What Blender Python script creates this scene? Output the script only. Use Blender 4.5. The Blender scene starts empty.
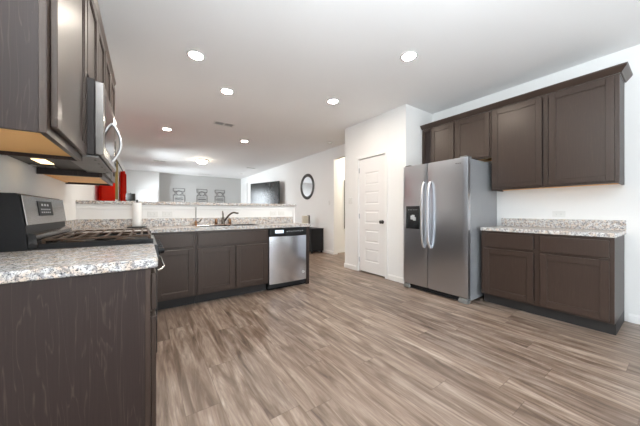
import bpy, bmesh, math, random
from mathutils import Vector, Matrix
random.seed(7)
C = bpy.context.scene.collection
SC = bpy.context.scene
PI = math.pi

# ------------------------------------------------------------------ camera
cam = bpy.data.cameras.new('camera'); cam_o = bpy.data.objects.new('camera', cam); C.objects.link(cam_o)
cam.sensor_width = 36.0; cam.sensor_fit = 'HORIZONTAL'
cam.lens = 253.73 * 36 / 640
cam.shift_y = -1.5 / 640
cam.clip_start = 0.02; cam.clip_end = 300
cam_o.location = (0, 0, 1.1054)
cam_o.rotation_euler = (PI / 2, 0, -0.6046)
SC.camera = cam_o

# ------------------------------------------------------------------ world, light, exposure
SC.view_settings.view_transform = 'Standard'; SC.view_settings.look = 'None'
SC.view_settings.gamma = 1.0; SC.view_settings.use_curve_mapping = False
SC.view_settings.exposure = 0.13
DAY = 1.0
w = bpy.data.worlds.new('sky'); SC.world = w; w.use_nodes = True
wb = w.node_tree.nodes['Background']
wb.inputs[0].default_value = (0.86, 0.93, 1.0, 1); wb.inputs[1].default_value = 1.2
SC.cycles.max_bounces = 10; SC.cycles.diffuse_bounces = 6; SC.cycles.glossy_bounces = 4
SC.cycles.sample_clamp_indirect = 6.0
SC.cycles.use_denoising = True

def area(name, loc, rot, sx, sy, power, col=(1, 1, 1)):
    l = bpy.data.lights.new(name, 'AREA'); l.shape = 'RECTANGLE'; l.size = sx; l.size_y = sy
    l.energy = power; l.color = col
    o = bpy.data.objects.new(name, l); C.objects.link(o); o.location = loc; o.rotation_euler = rot
    return o
# daylight entering by the patio door and the windows behind the camera, and by the living room window
COOL = (0.86, 0.94, 1.0)
area('daylight_back', (1.7, -3.45, 1.0), (PI / 2 + 0.35, 0, 0), 3.1, 2.0, 60 * DAY, COOL)
area('daylight_right', (4.35, -1.75, 1.1), (PI / 2 + 0.3, 0, PI / 2), 1.9, 1.9, 45 * DAY, COOL)
area('daylight_left', (-1.25, -1.9, 1.25), (PI / 2 + 0.25, 0, -0.75), 1.9, 1.9, 105 * DAY, COOL)
area('daylight_living', (-1.05, 8.2, 1.85), (PI / 2 - 0.1, 0, -PI / 2), 2.4, 0.85, 190 * DAY, COOL)
area('entry_fill', (-1.05, 11.6, 1.4), (PI / 2, 0, -PI / 2), 1.3, 1.7, 170 * DAY, COOL)  # added fill for the entry wall, through an unseen window
LAMP = 330.0         # radiance of the recessed lamps

# ------------------------------------------------------------------ materials
def lin(r, g, b):
    f = lambda c: (c / 255 / 12.92) if c <= 10 else ((c / 255 + .055) / 1.055) ** 2.4
    return (f(r), f(g), f(b), 1)
class NT:
    def __init__(s, name):
        s.m = bpy.data.materials.new(name); s.m.use_nodes = True
        s.t = s.m.node_tree; s.b = s.t.nodes['Principled BSDF']
    def n(s, kind, **kw):
        x = s.t.nodes.new('ShaderNode' + kind)
        for k, v in kw.items(): setattr(x, k, v)
        return x
    def l(s, a, b): s.t.links.new(a, b)
    def math(s, op, a, b=None, c=None):
        x = s.n('Math', operation=op)
        for i, v in enumerate((a, b, c)):
            if v is None: continue
            if hasattr(v, 'is_linked'): s.l(v, x.inputs[i])
            else: x.inputs[i].default_value = v
        return x.outputs[0]
    def ramp(s, fac, stops, interp='LINEAR'):
        x = s.n('ValToRGB'); s.l(fac, x.inputs[0]); cr = x.color_ramp; cr.interpolation = interp
        while len(cr.elements) < len(stops): cr.elements.new(0.5)
        for e, (p, c) in zip(cr.elements, stops):
            e.position = p; e.color = c if len(c) == 4 else (*c, 1)
        return x.outputs[0]
    def mix(s, fac, a, b, blend='MIX'):
        x = s.n('Mix', data_type='RGBA', blend_type=blend)
        for i, v in ((0, fac), (6, a), (7, b)):
            if hasattr(v, 'is_linked'): s.l(v, x.inputs[i])
            else: x.inputs[i].default_value = v
        return x.outputs[2]
    def coords(s, scale=(1, 1, 1), loc=(0, 0, 0)):
        g = s.n('NewGeometry'); mp = s.n('Mapping'); s.l(g.outputs['Position'], mp.inputs[0])
        mp.inputs['Scale'].default_value = scale; mp.inputs['Location'].default_value = loc
        return mp.outputs[0]
    def noise(s, vec, scale, detail=3, rough=0.5, dist=0.0):
        x = s.n('TexNoise'); s.l(vec, x.inputs['Vector']); x.inputs['Scale'].default_value = scale
        x.inputs['Detail'].default_value = detail; x.inputs['Roughness'].default_value = rough
        x.inputs['Distortion'].default_value = dist
        return x.outputs[0]
    def bump(s, h, strength, dist=0.01):
        x = s.n('Bump'); s.l(h, x.inputs['Height']); x.inputs['Strength'].default_value = strength
        x.inputs['Distance'].default_value = dist; s.l(x.outputs[0], s.b.inputs['Normal'])
def plain(name, col, rough=0.5, metal=0.0, spec=0.5, coat=0.0, var=0.0, vscale=8.0):
    k = NT(name)
    k.b.inputs['Roughness'].default_value = rough; k.b.inputs['Metallic'].default_value = metal
    k.b.inputs['Specular IOR Level'].default_value = spec; k.b.inputs['Coat Weight'].default_value = coat
    if var:
        f = k.noise(k.coords(), vscale, 4)
        d = tuple(c * (1 - var) for c in col[:3]) + (1,); u = tuple(min(1, c * (1 + var)) for c in col[:3]) + (1,)
        k.l(k.ramp(f, [(0.3, d), (0.7, u)]), k.b.inputs['Base Color'])
    else: k.b.inputs['Base Color'].default_value = col
    return k.m
def emit(name, col, strength):
    k = NT(name); k.b.inputs['Base Color'].default_value = col
    k.b.inputs['Emission Color'].default_value = col; k.b.inputs['Emission Strength'].default_value = strength
    return k.m
def paint(name, col, bump=0.04):
    k = NT(name); k.b.inputs['Roughness'].default_value = 0.75; k.b.inputs['Specular IOR Level'].default_value = 0.25
    v = k.coords(); f = k.noise(v, 1.2, 2)
    a = tuple(c * 0.985 for c in col[:3]) + (1,)
    k.l(k.ramp(f, [(0.35, a), (0.65, col)]), k.b.inputs['Base Color'])
    k.bump(k.noise(v, 160, 3), bump, 0.004)
    return k.m
def dark_wood(name, c0, c1, line, rough=0.36, contour=0.55, spec=0.5, coat=0.0, tint=(1, 1, 1, 1)):
    k = NT(name)
    v = k.coords((13, 13, 1.1)); n1 = k.noise(v, 1.0, 3, 0.5, 0.6)
    ring = k.math('FRACT', k.math('MULTIPLY', n1, 11.0))
    thin = k.ramp(ring, [(0.0, (0, 0, 0)), (0.80, (0, 0, 0)), (0.92, (1, 1, 1)), (1.0, (0, 0, 0))])
    fine = k.noise(k.coords((220, 220, 5)), 1.0, 2)
    thinm = k.math('MULTIPLY', k.math('MULTIPLY', thin, contour), k.ramp(fine, [(0.35, (0, 0, 0)), (0.6, (1, 1, 1))]))
    base = k.mix(fine, c0, c1)
    k.l(k.mix(thinm, base, line), k.b.inputs['Base Color'])
    k.b.inputs['Roughness'].default_value = rough; k.b.inputs['Specular IOR Level'].default_value = spec
    k.b.inputs['Specular Tint'].default_value = tint
    k.b.inputs['Coat Weight'].default_value = coat; k.b.inputs['Coat Roughness'].default_value = 0.30
    k.bump(fine, 0.05, 0.002)
    return k.m
def granite(name):
    k = NT(name)
    v = k.coords()
    big = k.noise(v, 26, 4, 0.6, 0.5); mid = k.noise(v, 70, 3, 0.6, 0.4); fine = k.noise(v, 190, 2, 0.6)
    base = k.ramp(big, [(0.30, lin(150, 145, 142)), (0.46, lin(212, 210, 208)), (0.68, lin(230, 229, 227))])
    tan = k.ramp(k.noise(k.coords((1, 1, 1), (3, 5, 1)), 30, 3), [(0.46, (0, 0, 0)), (0.60, (1, 1, 1))])
    base = k.mix(k.math('MULTIPLY', tan, 0.58), base, lin(214, 188, 160))
    grey = k.ramp(mid, [(0.50, (0, 0, 0)), (0.58, (1, 1, 1))])
    base = k.mix(k.math('MULTIPLY', grey, 0.70), base, lin(104, 102, 108))
    blk = k.ramp(fine, [(0.56, (0, 0, 0)), (0.62, (1, 1, 1))])
    base = k.mix(k.math('MULTIPLY', blk, 0.85), base, lin(40, 40, 48))
    k.l(base, k.b.inputs['Base Color'])
    k.b.inputs['Roughness'].default_value = 0.22; k.b.inputs['Specular IOR Level'].default_value = 0.45
    return k.m
def steel(name, col, rough=0.28, axis=2, amount=0.03, vary=0.975):
    k = NT(name); k.b.inputs['Metallic'].default_value = 1.0
    sc = [160, 160, 160]; sc[axis] = 2
    f = k.noise(k.coords(tuple(sc)), 1.0, 2)
    d = tuple(c * vary for c in col[:3]) + (1,)
    k.l(k.ramp(f, [(0.3, d), (0.7, col)]), k.b.inputs['Base Color'])
    r = k.n('MapRange'); k.l(f, r.inputs[0]); r.inputs[3].default_value = rough - amount / 2; r.inputs[4].default_value = rough + amount / 2
    k.l(r.outputs[0], k.b.inputs['Roughness'])
    k.b.inputs['Anisotropic'].default_value = 0.4
    return k.m
def floor_mat():
    k = NT('plank_floor'); W, L = 0.182, 1.22
    g = k.n('NewGeometry'); s = k.n('SeparateXYZ'); k.l(g.outputs['Position'], s.inputs[0])
    xr = k.math('DIVIDE', s.outputs[0], W); row = k.math('FLOOR', xr); fx = k.math('FRACT', xr)
    wn = k.n('TexWhiteNoise', noise_dimensions='1D'); k.l(row, wn.inputs['W'])
    yy = k.math('ADD', k.math('DIVIDE', s.outputs[1], L), k.math('MULTIPLY', wn.outputs[0], 5.0))
    pl = k.math('FLOOR', yy); fy = k.math('FRACT', yy)
    cid = k.n('CombineXYZ'); k.l(row, cid.inputs[0]); k.l(pl, cid.inputs[1])
    w2 = k.n('TexWhiteNoise', noise_dimensions='2D'); k.l(cid.outputs[0], w2.inputs['Vector'])
    # grain coordinates shifted per plank
    cx = k.n('CombineXYZ')
    k.l(k.math('ADD', k.math('MULTIPLY', s.outputs[0], 1.0), k.math('MULTIPLY', w2.outputs[0], 37.0)), cx.inputs[0])
    k.l(k.math('ADD', k.math('MULTIPLY', s.outputs[1], 0.10), k.math('MULTIPLY', w2.outputs[0], 11.0)), cx.inputs[1])
    g1 = k.noise(cx.outputs[0], 14, 5, 0.58, 1.2)
    g2 = k.noise(cx.outputs[0], 60, 3, 0.6, 0.3)
    cy = k.n('CombineXYZ')
    k.l(k.math('ADD', s.outputs[0], k.math('MULTIPLY', w2.outputs[0], 19.0)), cy.inputs[0]); k.l(k.math('MULTIPLY', s.outputs[1], 0.45), cy.inputs[1])
    knots = k.noise(cy.outputs[0], 6.5, 2, 0.5, 0.4)
    col = k.ramp(g1, [(0.25, lin(68, 54, 45)), (0.40, lin(112, 95, 83)), (0.54, lin(144, 127, 114)), (0.74, lin(182, 167, 154))])
    col = k.mix(k.math('MULTIPLY', k.ramp(g2, [(0.40, (0, 0, 0)), (0.62, (1, 1, 1))]), 0.38), col, lin(104, 84, 70))
    col = k.mix(k.math('MULTIPLY', k.ramp(knots, [(0.60, (0, 0, 0)), (0.74, (1, 1, 1))]), 0.5), col, lin(84, 62, 48))
    tint = k.ramp(w2.outputs[0], [(0.0, (0.80, 0.79, 0.79)), (0.5, (0.95, 0.94, 0.93)), (1.0, (1.08, 1.07, 1.06))])
    col = k.mix(1.0, col, tint, 'MULTIPLY')
    ex = k.math('MINIMUM', fx, k.math('SUBTRACT', 1.0, fx)); ey = k.math('MINIMUM', fy, k.math('SUBTRACT', 1.0, fy))
    gx = k.math('LESS_THAN', ex, 0.008); gy = k.math('LESS_THAN', ey, 0.0017)
    gap = k.math('MAXIMUM', gx, gy)
    col = k.mix(k.math('MULTIPLY', gap, 0.40), col, lin(70, 56, 48))
    k.l(col, k.b.inputs['Base Color'])
    k.b.inputs['Roughness'].default_value = 0.36; k.b.inputs['Specular IOR Level'].default_value = 0.42
    k.bump(k.math('SUBTRACT', g2, gap), 0.06, 0.002)
    return k.m
def glass(name, col=(1, 1, 1, 1), rough=0.0):
    k = NT(name); t = k.t
    tr = k.n('BsdfTransparent'); gl = k.n('BsdfGlossy'); gl.inputs['Roughness'].default_value = rough
    tr.inputs[0].default_value = col
    fr = k.n('Fresnel'); mx = k.n('MixShader'); k.l(fr.outputs[0], mx.inputs[0]); k.l(tr.outputs[0], mx.inputs[1]); k.l(gl.outputs[0], mx.inputs[2])
    k.l(mx.outputs[0], t.nodes['Material Output'].inputs[0])
    return k.m
def cloth(name, col, trans=0.45):
    k = NT(name); t = k.t
    d = k.n('BsdfDiffuse'); r = k.n('BsdfTranslucent'); mx = k.n('MixShader'); mx.inputs[0].default_value = trans
    f = k.noise(k.coords((300, 300, 300)), 1.0, 2)
    c = k.ramp(f, [(0.3, tuple(x * 0.85 for x in col[:3]) + (1,)), (0.7, col)])
    k.l(c, d.inputs[0]); k.l(c, r.inputs[0]); k.l(d.outputs[0], mx.inputs[1]); k.l(r.outputs[0], mx.inputs[2])
    k.l(mx.outputs[0], t.nodes['Material Output'].inputs[0])
    return k.m

M = dict(
    wall=paint('white_wall_paint', (0.86, 0.86, 0.85, 1)),
    ceil=paint('ceiling_paint', (0.90, 0.90, 0.90, 1), 0.10),
    grey_wall=paint('grey_wall_paint', (0.56, 0.56, 0.55, 1)),
    trim=plain('white_trim', (0.86, 0.86, 0.85, 1), 0.35),
    door=plain('white_door_paint', (0.84, 0.83, 0.82, 1), 0.38),
    floor=floor_mat(),
    cab=dark_wood('espresso_wood', lin(50, 38, 33), lin(64, 51, 44), lin(104, 86, 74), 0.33, 0.12, 0.5, 0.0, (1.0, 0.94, 0.88, 1)),
    side=dark_wood('espresso_laminate', lin(40, 30, 27), lin(53, 41, 37), lin(108, 93, 86), 0.42, 0.26, 0.35),
    maple=dark_wood('raw_maple', lin(232, 178, 112), lin(240, 192, 128), lin(222, 164, 98), 0.55, 0.2),
    toe=plain('toe_kick_laminate', lin(38, 35, 34), 0.6, var=0.1),
    stone=granite('speckled_granite'),
    steel=steel('brushed_steel_upright', (0.64, 0.65, 0.68, 1), 0.17, 2, 0.015, 0.985),
    steel_h=steel('brushed_steel_level', (0.25, 0.23, 0.215, 1), 0.25, 1),
    fridge=steel('fridge_steel', (0.58, 0.61, 0.66, 1), 0.28, 2, 0.012, 0.99),
    fside=plain('fridge_side_grey', lin(150, 152, 155), 0.42, 0.2, var=0.03),
    chrome=plain('satin_chrome', (0.78, 0.78, 0.78, 1), 0.16, 1.0, var=0.02),
    alu=plain('pale_handle_metal', (0.82, 0.82, 0.82, 1), 0.32, 0.9, var=0.02),
    bronze=plain('bronze_metal', lin(150, 112, 84), 0.25, 1.0, var=0.08),
    nickel=plain('dark_nickel', lin(120, 112, 104), 0.22, 1.0, var=0.05),
    black=plain('gloss_black', (0.012, 0.012, 0.013, 1), 0.16, var=0.1),
    blackm=plain('matt_black', (0.013, 0.013, 0.014, 1), 0.5, spec=0.25, var=0.1),
    iron=plain('cast_iron', (0.065, 0.040, 0.026, 1), 0.42, 0.0, 0.2, var=0.2, vscale=60),
    grey=plain('grey_plastic', lin(120, 120, 118), 0.45, var=0.05),
    silver=plain('light_grey_plastic', lin(190, 192, 194), 0.4, var=0.03),
    white=plain('white_plastic', (0.76, 0.76, 0.74, 1), 0.35, var=0.02),
    slot=plain('slot_grey', lin(120, 118, 115), 0.6, var=0.05),
    paper=plain('paper_towel', (0.88, 0.88, 0.87, 1), 0.9, var=0.03, vscale=90),
    lens=emit('lamp_lens', (1.0, 0.91, 0.80, 1), LAMP),
    dome=emit('frosted_dome', (1.0, 0.86, 0.66, 1), 45.0),
    halldome=emit('hall_dome', (1.0, 0.90, 0.74, 1), 130.0),
    hoodlamp=emit('hood_lamp_lens', (1.0, 0.72, 0.38, 1), 2.6),
    lcd=emit('lit_display', (0.75, 0.85, 0.95, 1), 0.9),
    mirror=plain('mirror_silver', (0.86, 0.86, 0.87, 1), 0.03, 1.0, var=0.01),
    pewter=plain('dark_pewter', lin(78, 76, 74), 0.4, 0.6, var=0.15, vscale=30),
    dark_body=plain('dark_painted_metal', lin(58, 53, 51), 0.45, spec=0.3, var=0.05),
    wire=plain('grey_iron_wire', lin(92, 92, 92), 0.5, 0.5, var=0.1),
    screen=plain('dark_screen', (0.020, 0.020, 0.019, 1), 0.2, var=0.1),
    red=cloth('red_cloth', lin(222, 58, 42), 0.55),
    olive=cloth('olive_cloth', lin(150, 134, 92), 0.3),
    cream=plain('cream_board', lin(214, 206, 190), 0.7, var=0.05),
    brown=plain('dark_brown_wood', lin(74, 62, 54), 0.45, var=0.15),
    shade=plain('charcoal_shade', lin(58, 58, 56), 0.85, var=0.1, vscale=60),
    glass=glass('clear_glass'),
    mglass=plain('dark_oven_glass', (0.02, 0.02, 0.021, 1), 0.03, var=0.05),
    lawn=plain('lawn_green', lin(110, 120, 80), 0.95, var=0.3, vscale=2),
)

# ------------------------------------------------------------------ helpers
def B(): return bmesh.new()
def ident(a, b, c): return (a, b, c)
def mbox(bm, F, a0, a1, b0, b1, c0, c1, bev=0.0, seg=2):
    vs = [bm.verts.new(F(a, b, c)) for a in (a0, a1) for b in (b0, b1) for c in (c0, c1)]
    fs = [bm.faces.new([vs[i] for i in q]) for q in ((0, 1, 3, 2), (4, 6, 7, 5), (0, 4, 5, 1), (2, 3, 7, 6), (0, 2, 6, 4), (1, 5, 7, 3))]
    if bev > 0:
        es = list({e for f in fs for e in f.edges})
        bmesh.ops.bevel(bm, geom=es, offset=bev, segments=seg, profile=0.5, affect='EDGES')
def box(bm, x0, x1, y0, y1, z0, z1, bev=0.0, seg=2): mbox(bm, ident, x0, x1, y0, y1, z0, z1, bev, seg)
def lathe(bm, prof, centre, axis=(0, 0, 1), seg=32, sx=1.0):
    ax = Vector(axis).normalized(); q = Vector((0, 0, 1)).rotation_difference(ax); c = Vector(centre)
    rings = []
    for r, h in prof:
        if r < 1e-6: rings.append([bm.verts.new(c + q @ Vector((0, 0, h)))])
        else: rings.append([bm.verts.new(c + q @ Vector((r * math.cos(2 * PI * i / seg), r * math.sin(2 * PI * i / seg) * sx, h))) for i in range(seg)])
    for a, b in zip(rings, rings[1:]):
        for i in range(seg):
            j = (i + 1) % seg
            if len(a) == 1 and len(b) == 1: break
            if len(a) == 1: bm.faces.new((a[0], b[i], b[j]))
            elif len(b) == 1: bm.faces.new((a[i], a[j], b[0]))
            else: bm.faces.new((a[i], a[j], b[j], b[i]))
    for r in (rings[0], rings[-1]):
        if len(r) > 1 and prof[0] != prof[-1]:
            try: bm.faces.new(r)
            except ValueError: pass
def disc(bm, centre, r, h, axis=(0, 0, 1), seg=28, bev=0.0):
    if bev: lathe(bm, [(0, 0), (r - bev, 0), (r, bev), (r, h - bev), (r - bev, h), (0, h)], centre, axis, seg)
    else: lathe(bm, [(0, 0), (r, 0), (r, h), (0, h)], centre, axis, seg)
def tube(bm, pts, r, seg=10, flat=1.0):
    P = [Vector(p) for p in pts]; rings = []; n = None
    for i, p in enumerate(P):
        t = (P[min(i + 1, len(P) - 1)] - P[max(i - 1, 0)]).normalized()
        if n is None:
            n = t.orthogonal().normalized()
        n = (n - t * n.dot(t)).normalized(); b = t.cross(n)
        rr = r[i] if isinstance(r, (list, tuple)) else r
        rings.append([bm.verts.new(p + rr * (n * math.cos(2 * PI * k / seg) + b * flat * math.sin(2 * PI * k / seg))) for k in range(seg)])
    for a, b in zip(rings, rings[1:]):
        for k in range(seg):
            j = (k + 1) % seg; bm.faces.new((a[k], a[j], b[j], b[k]))
    bm.faces.new(rings[0][::-1]); bm.faces.new(rings[-1])
def prism(bm, prof, F, a0, a1):
    A = [bm.verts.new(F(a0, p, q)) for p, q in prof]; Z = [bm.verts.new(F(a1, p, q)) for p, q in prof]
    n = len(prof); bm.faces.new(A); bm.faces.new(Z[::-1])
    for i in range(n):
        j = (i + 1) % n; bm.faces.new((A[i], A[j], Z[j], Z[i]))
WORLD = {}
def wloc(o): return WORLD.get(o.name, Vector((0, 0, 0)))
def obj(name, bm, mat, parent=None, smooth=False, local=False):
    bmesh.ops.recalc_face_normals(bm, faces=bm.faces)
    if parent is not None and not local: bmesh.ops.translate(bm, verts=bm.verts, vec=-wloc(parent))
    me = bpy.data.meshes.new(name); bm.to_mesh(me); bm.free()
    if smooth:
        for p in me.polygons: p.use_smooth = True
        me.set_sharp_from_angle(angle=math.radians(38))
    o = bpy.data.objects.new(name, me); C.objects.link(o); me.materials.append(M[mat])
    if parent is not None:
        o.parent = parent; WORLD[o.name] = wloc(parent)
    return o
def tag(o, label, cat, group=None):
    o['label'] = label; o['category'] = cat
    if group: o['group'] = group
    return o
def thing(name, label, cat, loc, rotz=0.0, group=None):
    o = bpy.data.objects.new(name, None); C.objects.link(o); o.empty_display_size = 0.1
    o.location = loc; o.rotation_euler = (0, 0, rotz); WORLD[o.name] = Vector(loc)
    return tag(o, label, cat, group)
def struct(name, bm, mat, parent=None):
    o = obj(name, bm, mat, parent)
    if parent is None: o['kind'] = 'structure'
    return o
def rig(name, loc):
    o = bpy.data.objects.new(name, None); C.objects.link(o); o.location = loc; WORLD[o.name] = Vector(loc); o['kind'] = 'structure'
    return o
def copy_tree(o, parent=None):
    c = o.copy(); C.objects.link(c)
    if parent is not None: c.parent = parent
    for ch in list(o.children): copy_tree(ch, c)
    return c
def lettering(name, text, size, mat, parent, loc, rot, extrude=0.0006):
    cu = bpy.data.curves.new(name, 'FONT'); cu.body = text; cu.size = size; cu.extrude = extrude; cu.align_x = 'CENTER'; cu.align_y = 'CENTER'
    t = bpy.data.objects.new(name + '_tmp', cu); C.objects.link(t)
    dg = bpy.context.evaluated_depsgraph_get(); me = bpy.data.meshes.new_from_object(t.evaluated_get(dg))
    bpy.data.objects.remove(t)
    me.transform(Matrix.Translation(Vector(loc) - wloc(parent)) @ rot)
    me.materials.clear(); me.materials.append(M[mat])
    o = bpy.data.objects.new(name, me); C.objects.link(o); o.parent = parent
    return o

# faces: a = along the run, b = outward from the cabinet face, c = height
def face_px(x): return lambda a, b, c: (x + b, a, c)      # faces +X
def face_nx(x): return lambda a, b, c: (x - b, a, c)      # faces -X
def face_ny(y): return lambda a, b, c: (a, y - b, c)      # faces -Y

def shaker(parent, F, a0, a1, c0, c1, name='door', t=0.019, fw=0.056, b0=0.001):
    bm = B()
    for q in ((a0, a0 + fw, c0, c1), (a1 - fw, a1, c0, c1)): mbox(bm, F, q[0], q[1], b0, b0 + t, q[2], q[3], 0.002, 1)
    for q in ((a0 + fw, a1 - fw, c0, c0 + fw), (a0 + fw, a1 - fw, c1 - fw, c1)): mbox(bm, F, q[0], q[1], b0, b0 + t - .0004, q[2], q[3], 0.002, 1)
    d = obj(name, bm, 'cab', parent)
    bm = B(); mbox(bm, F, a0 + fw - .004, a1 - fw + .004, b0 + .003, b0 + t - .010, c0 + fw - .004, c1 - fw + .004)
    # small ogee step round the panel
    s = .007
    for q in ((a0 + fw, a0 + fw + s, c0 + fw, c1 - fw), (a1 - fw - s, a1 - fw, c0 + fw, c1 - fw), (a0 + fw, a1 - fw, c0 + fw, c0 + fw + s), (a0 + fw, a1 - fw, c1 - fw - s, c1 - fw)):
        mbox(bm, F, q[0], q[1], b0 + .004, b0 + t - .005, q[2], q[3])
    obj('center_panel', bm, 'cab', d)
    return d
def slab_front(parent, F, a0, a1, c0, c1, name='drawer_front', t=0.019):
    bm = B(); mbox(bm, F, a0, a1, .001, .001 + t, c0, c1, 0.004, 2)
    return obj(name, bm, 'cab', parent)
def cabinet(name, label, cat, F, a0, a1, depth, c0, c1, doors, drawers=(), toe=False, maple=False, hollow=False, group=None, frame_w=0.04, mids=(), loc=None):
    a = (a0 + a1) / 2
    p0 = F(a, -depth / 2, c0 if not toe else 0)
    root = thing(name, label, cat, p0, 0, group)
    z0 = 0.114 if toe else c0
    bm = B()
    if maple:
        t = .016
        mbox(bm, F, a0, a0 + t, -depth, -.019, z0, c1); mbox(bm, F, a1 - t, a1, -depth, -.019, z0, c1)
        mbox(bm, F, a0 + t, a1 - t, -depth, -.019, z0 + .034, c1)
    elif hollow:
        t = .016
        mbox(bm, F, a0, a0 + t, -depth, -.019, z0, c1); mbox(bm, F, a1 - t, a1, -depth, -.019, z0, c1)
        mbox(bm, F, a0 + t, a1 - t, -depth, -.019, z0, z0 + t); mbox(bm, F, a0 + t, a1 - t, -depth, -depth + t, z0 + t, c1)
    else: mbox(bm, F, a0, a1, -depth, -.019, z0, c1)
    obj('body', bm, 'side', root)
    bm = B(); fw = frame_w
    mbox(bm, F, a0, a0 + fw, -.019, 0, z0, c1, .001, 1); mbox(bm, F, a1 - fw, a1, -.019, 0, z0, c1, .001, 1)
    mbox(bm, F, a0 + fw, a1 - fw, -.019, -.0003, z0, z0 + fw); mbox(bm, F, a0 + fw, a1 - fw, -.019, -.0003, c1 - fw, c1)
    for m in mids: mbox(bm, F, m - fw / 2, m + fw / 2, -.019, -.0003, z0 + fw, c1 - fw)
    if drawers:
        zz = drawers[0][2] - .012
        mbox(bm, F, a0 + fw, a1 - fw, -.019, -.0006, zz - .02, zz + .02)
    obj('face_frame', bm, 'cab', root)
    if maple:
        bm = B(); mbox(bm, F, a0 + .017, a1 - .017, -depth + .018, -.0195, z0 + .018, z0 + .033)
        mbox(bm, F, a0 + .017, a1 - .017, -depth + .001, -depth + .017, z0 + .012, z0 + .033)
        o = obj('bottom_panel', bm, 'maple', root); o['label'] = 'pale unstained wooden underside'
    if toe:
        bm = B(); mbox(bm, F, a0, a1, -depth, -.072, 0.001, .1138)
        obj('toe_kick', bm, 'toe', root)
    for d in doors: shaker(root, F, *d)
    for d in drawers: slab_front(root, F, *d)
    return root

# ------------------------------------------------------------------ room shell
XL, XR, YB, YF, HC = -0.63, 3.991, -3.0, 12.8, 2.745
bm = B(); box(bm, XL - .15, 6.6, YB - .15, YF + .15, -.1, 0); struct('floor', bm, 'floor')
bm = B(); box(bm, XL - .15, 6.6, YB - .15, YF + .15, HC, HC + .1); struct('ceiling', bm, 'ceil')
WIN = (5.75, 9.45, 1.42, 2.27)
EW = (10.95, 12.25, .5, 2.25)
LW = (-2.3, -0.4, 0.25, 2.25)
bm = B()
box(bm, XL - .15, XL, YB, LW[0], 0, HC); box(bm, XL - .15, XL, LW[1], WIN[0], 0, HC); box(bm, XL - .15, XL, LW[0], LW[1], 0, LW[2]); box(bm, XL - .15, XL, LW[0], LW[1], LW[3], HC); box(bm, XL - .15, XL, WIN[1], EW[0], 0, HC); box(bm, XL - .15, XL, EW[1], YF, 0, HC); box(bm, XL - .15, XL, EW[0], EW[1], 0, EW[2]); box(bm, XL - .15, XL, EW[0], EW[1], EW[3], HC)
box(bm, XL - .15, XL, WIN[0], WIN[1], 0, WIN[2]); box(bm, XL - .15, XL, WIN[0], WIN[1], WIN[3], HC)
struct('wall_left', bm, 'wall')
OP0, OP1, OPZ = 4.05, 5.157, 2.455      # opening to the hall
RW = (-2.7, -0.8, 0.25, 2.25)
bm = B()
box(bm, XR, XR + .12, YB, RW[0], 0, HC); box(bm, XR, XR + .12, RW[0], RW[1], 0, RW[2]); box(bm, XR, XR + .12, RW[0], RW[1], RW[3], HC)
box(bm, XR, XR + .12, RW[1], OP0, 0, HC); box(bm, XR, XR + .12, OP0, OP1, OPZ, HC); box(bm, XR, XR + .12, OP1, YF, 0, HC)
struct('wall_right', bm, 'wall')
bm = B(); box(bm, XL - .15, XR + .12, YF, YF + .15, 0, HC); struct('wall_far', bm, 'grey_wall')
bm = B(); box(bm, XL + .001, 0.495, YF - .30, YF - .001, 0.001, HC - .001); struct('wall_entry', bm, 'wall')
BW = (0.15, 3.3, 0.05, 2.3)
bm = B()
box(bm, XL - .15, BW[0], YB - .15, YB, 0, HC); box(bm, BW[1], XR + .12, YB - .15, YB, 0, HC)
box(bm, BW[0], BW[1], YB - .15, YB, 0, BW[2]); box(bm, BW[0], BW[1], YB - .15, YB, BW[3], HC)
struct('wall_back', bm, 'wall')
PX, PY0, PY1 = 3.2707, 2.4358, 3.8626
D0, D1, DZ = 2.835, 3.468, 2.065          # pantry door opening
bm = B()
box(bm, PX, PX + .11, PY0, D0, 0.001, HC - .001, 0); box(bm, PX, PX + .11, D1, PY1, 0.001, HC - .001)
box(bm, PX, PX + .11, D0, D1, DZ, HC - .001)
box(bm, PX + .11, XR - .001, PY0, PY0 + .11, 0.001, HC - .001); box(bm, PX + .11, XR - .001, PY1 - .11, PY1, 0.001, HC - .001)
struct('wall_pantry', bm, 'wall')
# hall beyond the opening
bm = B(); box(bm, XR + .121, 6.5, 5.30, 5.42, 0.001, HC - .001); struct('wall_hall', bm, 'wall')
bm = B(); box(bm, 6.38, 6.5, 2.6, 5.299, 0.001, HC - .001); struct('wall_hall_end', bm, 'wall')
bm = B(); box(bm, XR + .121, 6.379, 2.6, 2.72, 0.001, HC - .001); struct('wall_hall_side', bm, 'wall')
# the half wall carrying the raised bar
PB = 3.87; BE = 2.140; ZB = 1.192
bm = B(); box(bm, XL + .001, BE - .035, PB, PB + .12, 0.001, ZB - .001); struct('wall_bar', bm, 'wall')
bm = B()
box(bm, XL + .002, BE - .036, PB - .008, PB - .0005, 1.135, ZB - .001, .002, 1)
box(bm, XL + .002, BE - .036, PB - .016, PB - .0085, 1.172, ZB - .001, .003, 1)
struct('trim_1', bm, 'trim')
bm = B(); box(bm, BE - .0345, BE, PB - .012, PB + .132, 0.001, ZB - .001, .003, 1); box(bm, BE - .040, BE + .008, PB - .020, PB - .0125, 1.172, ZB - .001, .002, 1)
struct('trim_2', bm, 'trim')

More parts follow.
